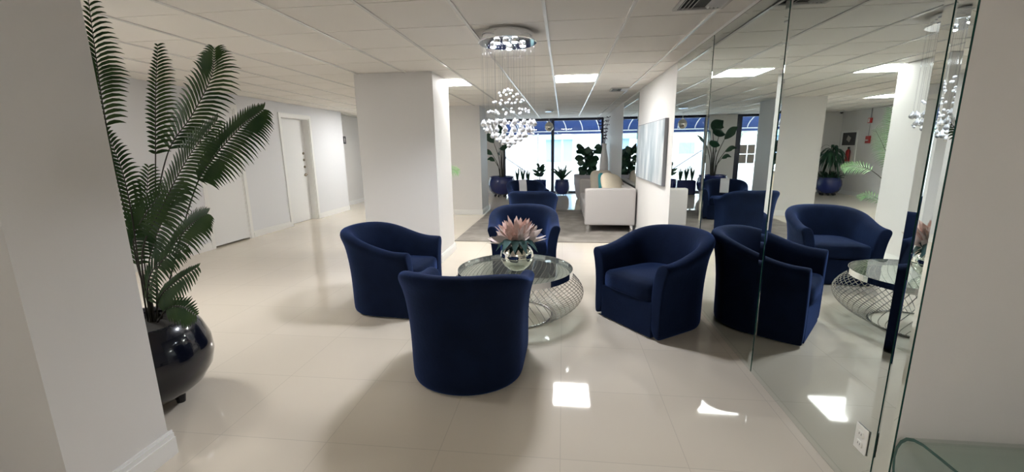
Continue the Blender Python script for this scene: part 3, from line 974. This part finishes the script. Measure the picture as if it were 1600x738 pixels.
# bird of paradise by the window, left
def paddle_leaf(t, base, mid, top, tip, L, wd, nrm, mt):
    P = lerp_path([base, mid, top], 14)
    m = MB(); m.tube(P, [0.016 - 0.008 * i / 13 for i in range(14)], 6, mi=1)
    Q = lerp_path([top, tuple((Vector(top) + (Vector(tip) - Vector(top)) * 0.5 + Vector((0, 0, 0.07)))), tip], 12)
    ws = [wd * math.sin(PI * (0.04 + 0.95 * (i / 11) ** 0.85)) for i in range(12)]
    m.blade(Q, ws, nrm, 0.30)
    m.build('leaf', [mt, M['stem']], t, smooth=True)
t = thing('bird_of_paradise', 'bird of paradise plant in a wide navy bowl pot left of the big window', 'potted plant', (-1.92, 13.4, 0))
round_pot(t, 0.43, 0.56, M['pot_blue'], 0.08, wheels=8)
for (mid, top, tip, wd) in (
        ((-.08, -.02, 1.2), (-.22, -.1, 1.68), (-.52, -.2, 2.02), 0.11),
        ((.02, 0.0, 1.3), (.10, -.02, 1.95), (-.10, -.25, 2.20), 0.14),
        ((.10, 0.02, 1.1), (.26, -.05, 1.55), (.58, -.15, 1.80), 0.09),
        ((-.12, 0.0, 1.0), (-.28, -.05, 1.32), (-.60, -.1, 1.42), 0.07),
        ((-.10, 0.05, .9), (-.22, 0, 1.12), (-.48, -.05, 1.16), 0.06),
        ((.0, -.05, 1.2), (-.02, -.2, 1.75), (.05, -.55, 1.95), 0.12),
        ((.06, -.05, 1.1), (.10, -.2, 1.45), (.12, -.55, 1.62), 0.10),
        ((.06, .05, 1.2), (.14, .1, 1.6), (.20, .3, 1.9), 0.10),
        ((-.03, 0.05, 1.0), (-.06, .1, 1.3), (-.12, .3, 1.45), 0.08)):
    n_ = Vector(tip) - Vector(top)
    paddle_leaf(t, (mid[0] * 0.5, mid[1], 0.60), mid, top, tip, 0.3, wd * 1.5, (-n_.y + 0.25, n_.x, 0.35), M['leaf'])

def leaf_side(d, rnd):
    return Vector(d).cross(Vector((rnd.uniform(-.7, .7), -1, rnd.uniform(-.5, .5))))

def tuft(t, z0, n, L, spread, wd, seed, mt):
    rnd = random.Random(seed)
    for k in range(n):
        a = 2 * PI * k / n * 1.618 * 2 + rnd.random() * 0.5
        sp = spread * rnd.uniform(0.25, 1)
        d = Vector((math.cos(a), math.sin(a), 0))
        ll = L * rnd.uniform(0.6, 1.0)
        pts = [Vector((0, 0, z0)) + d * (ll * sp * s) + Vector((0, 0, ll * s * (1 - 0.45 * sp * s))) for s in (0, .25, .5, .75, 1)]
        MB().blade(pts, [wd * 0.5, wd, wd, wd * 0.7, 0.001], leaf_side(pts[-1] - pts[0], rnd), 0.25).build('leaf', mt, t, smooth=True)

t = thing('potted_croton', 'small bushy plant in a square dark blue pot left of the window mullion', 'potted plant', (-0.74, 13.7, 0))
m = MB(); m.lathe([(0, 0), (0.16, 0), (0.21, 0.30), (0.22, 0.50), (0.20, 0.50), (0.19, 0.46), (0, 0.45)], 4 * 8)
m.build('pot', M['pot_blue'], t, smooth=True)
rnd = random.Random(9)
m = MB(); m.tube([(0, 0, .45), (0.02, 0, .7), (0.0, 0.02, .85)], 0.015, 6); m.build('stem', M['stem'], t)
for k in range(26):
    a = k * 2.4; z = 0.60 + 0.40 * rnd.random(); L = rnd.uniform(.12, .26)
    d = Vector((math.cos(a), math.sin(a), 0.5))
    pts = [Vector((0, 0, z)) + d * L * s for s in (0, .3, .6, 1)]
    MB().blade(pts, [0.006, 0.04, 0.045, 0.001], leaf_side(d, rnd), 0.2).build('leaf', M['leaf'], t, smooth=True)

t = thing('potted_agave', 'spiky narrow leaved plant in a round dark blue pot right of the window mullion', 'potted plant', (-0.03, 13.8, 0))
round_pot(t, 0.25, 0.47, M['pot_blue'], 0.03)
tuft(t, 0.48, 22, 0.60, 0.85, 0.030, 4, M['leaf'])
t = thing('potted_aloe', 'low sword leaved plant in a dark trough by the window, left of the bushy plant', 'potted plant', (-1.30, 13.9, 0))
boxes((-0.28, 0.28, -0.12, 0.12, 0, 0.44)).build('pot', M['pot_blue'], t, bevel=0.02)
boxes((-0.242, 0.255, -0.10, 0.10, 0.44, 0.448)).build('soil', M['soil'], t)
for dx in (-0.18, 0.0, 0.17):
    e = 5
    rnd = random.Random(int(dx * 100) + 50)
    for k in range(7):
        a = 2 * PI * k / 7
        d = Vector((math.cos(a), math.sin(a), 0)); ll = rnd.uniform(.28, .5)
        pts = [Vector((dx, 0, .44)) + d * 0.2 * ll * s + Vector((0, 0, ll * s)) for s in (0, .25, .5, .75, 1)]
        MB().blade(pts, [0.018, 0.026, 0.024, 0.016, 0.001], leaf_side(pts[-1] - pts[0], rnd), 0.3).build('leaf', M['leaf'], t, smooth=True)

t = thing('fiddle_leaf_fig', 'large leaved fig in a grey pot at the right of the window behind the sofa', 'potted plant', (0.70, 12.8, 0))
m = MB(); m.lathe([(0, 0), (0.26, 0), (0.30, 0.05), (0.37, 0.45), (0.38, 0.72), (0.36, 0.72), (0.34, 0.68), (0, 0.67)], 32)
m.build('pot', M['pot_grey'], t, smooth=True)
for (q) in (((0, 0, .66), (-.04, 0, 1.0), (-.1, 0, 1.5)), ((0.03, 0, .66), (.08, .03, 1.0), (.2, 0, 1.4))):
    m = MB(); m.tube(lerp_path(q, 8), 0.014, 6); m.build('trunk', M['stem'], t, smooth=True)
rnd = random.Random(21)
for k in range(44):
    a = k * 2.399; tt = k / 44
    z = 0.72 + 0.78 * tt
    bx = -0.1 * tt if k % 2 else 0.2 * tt
    L = rnd.uniform(.22, .36)
    d = Vector((math.cos(a), math.sin(a) * 0.8, rnd.uniform(0.1, 0.7)))
    pts = [Vector((bx, 0, z)) + d * L * s + Vector((0, 0, -0.10 * s * s)) for s in (0, .15, .4, .65, .85, 1)]
    MB().blade(pts, [0.006, 0.04, 0.085, 0.105, 0.075, 0.002], leaf_side(d, rnd), 0.18).build('leaf', M['leaf'], t, smooth=True)

t = thing('floor_vase', 'tall white floor vase with dark twigs against the right wall by the window', 'vase', (1.14, 12.3, 0))
m = MB(); m.lathe([(0, 0), (0.08, 0), (0.10, 0.25), (0.125, 0.7), (0.125, 0.95), (0.10, 1.25), (0.06, 1.45), (0.055, 1.55), (0.07, 1.60), (0.06, 1.60), (0.045, 1.54), (0, 1.5)], 32)
m.build('vase_body', M['vase_white'], t, smooth=True)
rnd = random.Random(2)
for k in range(7):
    a = k * 0.9; 
    ex = Vector((0.15 * math.cos(a) - 0.05, 0.2 * math.sin(a), 0))
    P = lerp_path([(0, 0, 1.5), tuple(ex * 0.4 + Vector((0, 0, 1.85))), tuple(ex + Vector((0, 0, 2.15 + 0.15 * rnd.random())))], 10)
    m = MB(); m.tube(P, 0.004, 5)
    for q in P[3:]:
        for sgn in (1, -1):
            c = q + Vector((sgn * rnd.uniform(.01, .035), rnd.uniform(-.03, .03), rnd.uniform(0, .03)))
            m.sq(c, (0.013, 0.010, 0.017), 1, 1, 4)
    m.build('twig', M['twig'], t, smooth=True)

# ------------------------------------------------------------------ rug, sofa, cushions, canvas
m = MB(); m.box(-1.78, 1.26, 6.72, 10.35, 0.0, RUGZ)
tag(m.build('area_rug', M['rug'], bevel=0.004), 'taupe grey area rug under the sofa and the far navy chairs', 'rug')

t = thing('sofa', 'light grey boxy sofa along the right wall under the canvas', 'sofa', (0, 0, 0))
t.location = (0.83, 8.86, RUGZ)
sx, sy = 0.44, 1.31     # half depth, half length
def sbox(x0, x1, y0, y1, z0, z1, name, bev=0.03, mt='sofa'):
    return MB().box(x0, x1, y0, y1, z0, z1).build(name, M[mt], t, bevel=bev, smooth=False)
sbox(-sx + 0.02, sx - 0.16, -sy + 0.13, sy - 0.13, 0.12, 0.30, 'base')
sbox(-sx, sx, -sy, -sy + 0.14, 0.12, 0.775, 'armrest')
sbox(-sx, sx, sy - 0.14, sy, 0.12, 0.775, 'armrest')
sbox(sx - 0.17, sx - 0.002, -sy + 0.141, sy - 0.141, 0.12, 0.773, 'backrest')
for k in range(2):
    a = -sy + 0.145 + k * (sy - 0.145)
    MB().sq((-0.09, a + (sy - 0.145) / 2, 0.385), (0.345, (sy - 0.145) / 2 - 0.003, 0.085), 0.3, 0.15, 16).build('seat_cushion', M['sofa'], t, smooth=True)
for (x, y) in ((-sx + 0.06, -sy + 0.06), (sx - 0.06, -sy + 0.06), (-sx + 0.06, sy - 0.06), (sx - 0.06, sy - 0.06)):
    m = MB().box(x - 0.025, x + 0.025, y - 0.025, y + 0.025, 0, 0.12).build('leg', M['chrome'], t, bevel=0.003)

def pillow(c, r, rot, mt, label, e=0.55):
    R = Matrix.Rotation(rot[2], 3, 'Z') @ Matrix.Rotation(rot[1], 3, 'Y') @ Matrix.Rotation(rot[0], 3, 'X')
    m = MB().sq((0, 0, 0), r, 0.9, e, 18, R=R)
    o = m.build('throw_pillow', M[mt], loc=c, smooth=True)
    tag(o, label, 'pillow')
    return o
# discs lie in their XY plane; pitched to lean on the backrest
pillow((0.86, 9.72, 0.735), (0.25, 0.27, 0.085), (PI / 2 - 0.30, 0, 0.15), 'beige', 'beige throw pillow leaning in the far corner of the grey sofa', 0.45)
pillow((0.88, 9.05, 0.72), (0.24, 0.24, 0.07), (PI / 2 - 0.3, 0.30, 0.9), 'teal', 'teal throw pillow between the beige and the cream fur pillows on the sofa', 0.45)
pillow((0.95, 8.25, 0.75), (0.30, 0.28, 0.11), (PI / 2 - 0.45, 0.2, 0.75), 'cream', 'fluffy cream fur pillow nearest on the grey sofa', 0.6)

t = thing('wall_canvas', 'large pale abstract canvas with vertical streaks on the right wall', 'painting', (XR, 6.62, 1.42))
MB().box(-0.044, -0.0005, -0.99, 0.99, -0.425, 0.425).build('stretcher_frame', M['canvas_edge'], t)
MB().box(-0.0465, -0.044, -0.975, 0.975, -0.415, 0.415).build('canvas', M['canvas'], t)

# ------------------------------------------------------------------ left wall fittings
t = thing('wall_sign', 'small dark square sign with a white symbol high on the recessed left wall', 'sign', (-5.95, 11.25, 1.79))
MB().box(0, 0.012, -0.075, 0.075, -0.10, 0.10).build('plate', M['sign'], t, bevel=0.003)
m = MB()
m.sq((0.0135, 0, 0.055), (0.002, 0.014, 0.014), 1, 1, 8)
m.box(0.012, 0.0145, -0.022, 0.022, -0.005, 0.036); m.box(0.012, 0.0145, -0.016, 0.016, -0.06, 0.0)
m.build('symbol', M['white'], t)

t = thing('fire_extinguisher_cabinet', 'white recessed fire extinguisher cabinet with dark upper glass on the far left wall', 'fire cabinet', (-5.95, 14.03, 0))
ya, yb, za, zb = -0.36, 0.36, 0.93, 1.87
m = MB(); b = 0.05
m.box(0, 0.03, ya, yb, zb - b, zb); m.box(0, 0.03, ya, yb, za, za + b); m.box(0, 0.03, ya, ya + b, za + b, zb - b); m.box(0, 0.03, yb - b, yb, za + b, zb - b)
m.build('frame', M['white'], t)
boxes((0, 0.006, ya + b, yb - b, za + b, zb - b)).build('back_panel', M['white'], t)
boxes((0.006, 0.020, ya + b, yb - b, 1.45, zb - b)).build('notice_panel', M['sign'], t)
R45 = Matrix.Rotation(0.5, 3, 'X')
o = MB().box(0.0, 0.003, -0.08, 0.08, -0.07, 0.07, R=R45).build('label_card', M['paper'], t, loc=(0.0205, 0.02, 1.64))
m = thing('fire_extinguisher', 'red fire extinguisher inside the white cabinet on the far left wall', 'fire extinguisher', (-5.95 + 0.075, 13.90, 0.985))
MB().lathe([(0, 0), (0.055, 0), (0.06, 0.01), (0.06, 0.28), (0.05, 0.32), (0.02, 0.345), (0.018, 0.37), (0, 0.37)], 20).build('cylinder', M['red'], m, smooth=True)
v = MB(); v.box(-0.012, 0.012, -0.07, 0.035, 0.375, 0.39); v.box(-0.01, 0.01, -0.06, 0.02, 0.41, 0.42); v.box(-0.015, 0.015, -0.02, 0.015, 0.36, 0.42)
v.build('valve_handle', M['black'], m)
MB().tube([(0, -0.02, 0.37), (0, -0.075, 0.33), (0, -0.078, 0.12), (0, -0.068, 0.05)], 0.009, 8).build('hose', M['black'], m, smooth=True)

t = thing('fire_alarm_strobe', 'red fire alarm strobe under the conduit on the far left wall', 'fire alarm', (-5.95, 13.24, 2.12))
MB().box(0, 0.05, -0.06, 0.06, -0.07, 0.07).build('housing', M['red'], t, bevel=0.006)
MB().box(0.05, 0.065, -0.02, 0.02, -0.05, 0.05).build('strobe_lens', M['white'], t, bevel=0.003)
t = thing('fire_pull_station', 'red fire alarm pull station below the strobe on the far left wall', 'fire alarm', (-5.95, 13.22, 1.60))
MB().box(0, 0.045, -0.08, 0.08, -0.10, 0.10).build('housing', M['red'], t, bevel=0.006)
MB().box(0.045, 0.06, -0.05, 0.05, -0.03, 0.0).build('pull_handle', M['white'], t, bevel=0.003)
m = MB(); m.tube([(0.012, 0, 2.19), (0.012, 0, C)], 0.012, 8); m.tube([(0.012, 0, 1.70), (0.012, 0, 2.05)], 0.006, 8)
tag(m.build('conduit', M['conduit'], loc=(-5.95, 13.24, 0), smooth=True), 'thin grey conduit running up the far left wall through the red alarms', 'conduit')
t = thing('dome_camera', 'small dome security camera on the ceiling near the far left wall', 'security camera', (-5.70, 14.16, C))
MB().lathe([(0, 0), (0.06, 0), (0.06, -0.03), (0, -0.03)], 20).build('housing', M['white'], t)
MB().sq((0, 0, -0.035), (0.045, 0.045, 0.04), 1, 1, 8).build('dome', M['black'], t, smooth=True)

# notices taped on the second window
k = 0
names = ('upper left', 'upper right', 'lower left', 'lower right')
for (z, y_) in ((1.37, 0), (1.07, 0)):
    for x in (-3.42, -3.18):
        tag(boxes((-0.108, 0.108, -0.002, 0, -0.14, 0.14)).build('paper_notice', M['paper'], loc=(x, WY + 0.064, z)),
            'beige paper notice on the narrow window, the %s window frame' % {(0, 0): 'top one by the left', (0, 1): 'top one by the right', (1, 0): 'bottom one by the left', (1, 1): 'bottom one by the right'}[(k // 2, k % 2)], 'paper', 'notices on the narrow window')
        k += 1

# ------------------------------------------------------------------ outside
struct('ground', boxes((-30, 30, WY + 0.15, 60, -0.14, -0.02)), M['paving'])
t = thing('awning', 'navy barrel awning with white ribs over the entrance outside the window', 'awning', (0, 0, 0))
def aw(a, x):            # curve of the awning: a 0 (house) .. 1 (street); ribs run out at a slant
    th = a * PI / 2
    return Vector((x + 1.5 * math.sin(th), WY + 0.25 + 2.3 * math.sin(th), 2.12 + 1.0 * math.cos(th)))
m = MB(); n = 16
vs = [aw(i / n, x) + Vector((0, 0, d)) for d in (0, 0.012) for x in (-8.5, 5.5) for i in range(n + 1)]
k = n + 1
fs = [(i, i + 1, k + i + 1, k + i) for i in range(n)] + [(2 * k + i, 3 * k + i, 3 * k + i + 1, 2 * k + i + 1) for i in range(n)]
m.add(vs, fs); m.build('canopy_fabric', M['awning'], t, smooth=True)
m = MB().box(-7.0, 7.0, WY + 2.53, WY + 2.56, 2.0, 2.13).build('valance', M['awning'], t)
for x in [-8.2 + 0.62 * q for q in range(22)]:
    MB().tube([aw(i / 12, x) - Vector((0, 0, 0.02)) for i in range(13)], 0.018, 6).build('rib', M['white'], t, smooth=True)
for (y, z) in ((WY + 2.5, 2.12), (WY + 2.5, 2.0)):
    MB().tube([(-7, y, z), (7, y, z)], 0.022, 6).build('frame_bar', M['white'], t)
for x in (-6.4, -0.98, 5.2):
    MB().tube([(x, WY + 2.5, -0.02), (x, WY + 2.5, 2.06)], 0.03, 8).build('post', M['white'], t)

t = thing('building', 'sunlit white building with a turquoise fascia across the street', 'building', (0, 24, -0.02))
MB().box(-16, 16, 0, 8, 0, 6.0).build('wall', M['ext_wall'], t)
MB().box(-1.9, 2.6, -0.35, -0.0, 1.95, 2.45).build('fascia', M['ext_teal'], t, bevel=0.02)
for (x0, x1, z0, z1) in ((-0.95, -0.1, 0.75, 1.95), (0.0, 0.5, 0.75, 1.95), (-4.4, -3.6, 1.1, 1.7), (-9.5, -8.3, 1.0, 1.9)):
    f = MB().box(x0 - 0.06, x1 + 0.06, -0.04, 0.01, z0 - 0.06, z1 + 0.06).build('window', M['white'], t)
    MB().box(x0, x1, -0.05, -0.04, z0, z1).build('pane', M['ext_win'], f)

t = thing('stair_railing', 'slanting grey metal stair railing just outside the window', 'railing', (-2.45, 16.3, -0.02))
def rz_(x): return 1.36 - 0.68 * x
m = MB(); m.tube([(0, 0, rz_(0)), (1.05, 0, rz_(1.05))], 0.018, 8); m.tube([(1.05, 0, rz_(1.05)), (1.05, 0, 0)], 0.02, 8)
m.build('handrail', M['rail'], t, smooth=False)
for q in range(5):
    x = 0.02 + q * 0.24
    MB().tube([(x, 0, 0), (x, 0, rz_(x))], 0.009, 6).build('baluster', M['rail'], t)

t = thing('garden_palm', 'small palm tree outside beyond the narrow window', 'tree', (-5.2, 20.5, -0.02))
MB().tube([(0, 0, 0), (0.05, 0, 0.9), (0, 0, 1.7)], [0.12, 0.09, 0.08], 10).build('trunk', M['stem'], t, smooth=True)
for q in range(9):
    a = 2 * PI * q / 9
    d = Vector((math.cos(a), math.sin(a), 0))
    frond([(0, 0, 1.7), tuple(d * 0.4 + Vector((0, 0, 2.1))), tuple(d * 0.9 + Vector((0, 0, 2.1))), tuple(d * 1.2 + Vector((0, 0, 1.7)))], 0.15, 0.35, (d.x * 0.2, d.y * 0.2, 1), M['palm_light'], t, nleaf=14, lw=0.02, rstem=0.01)
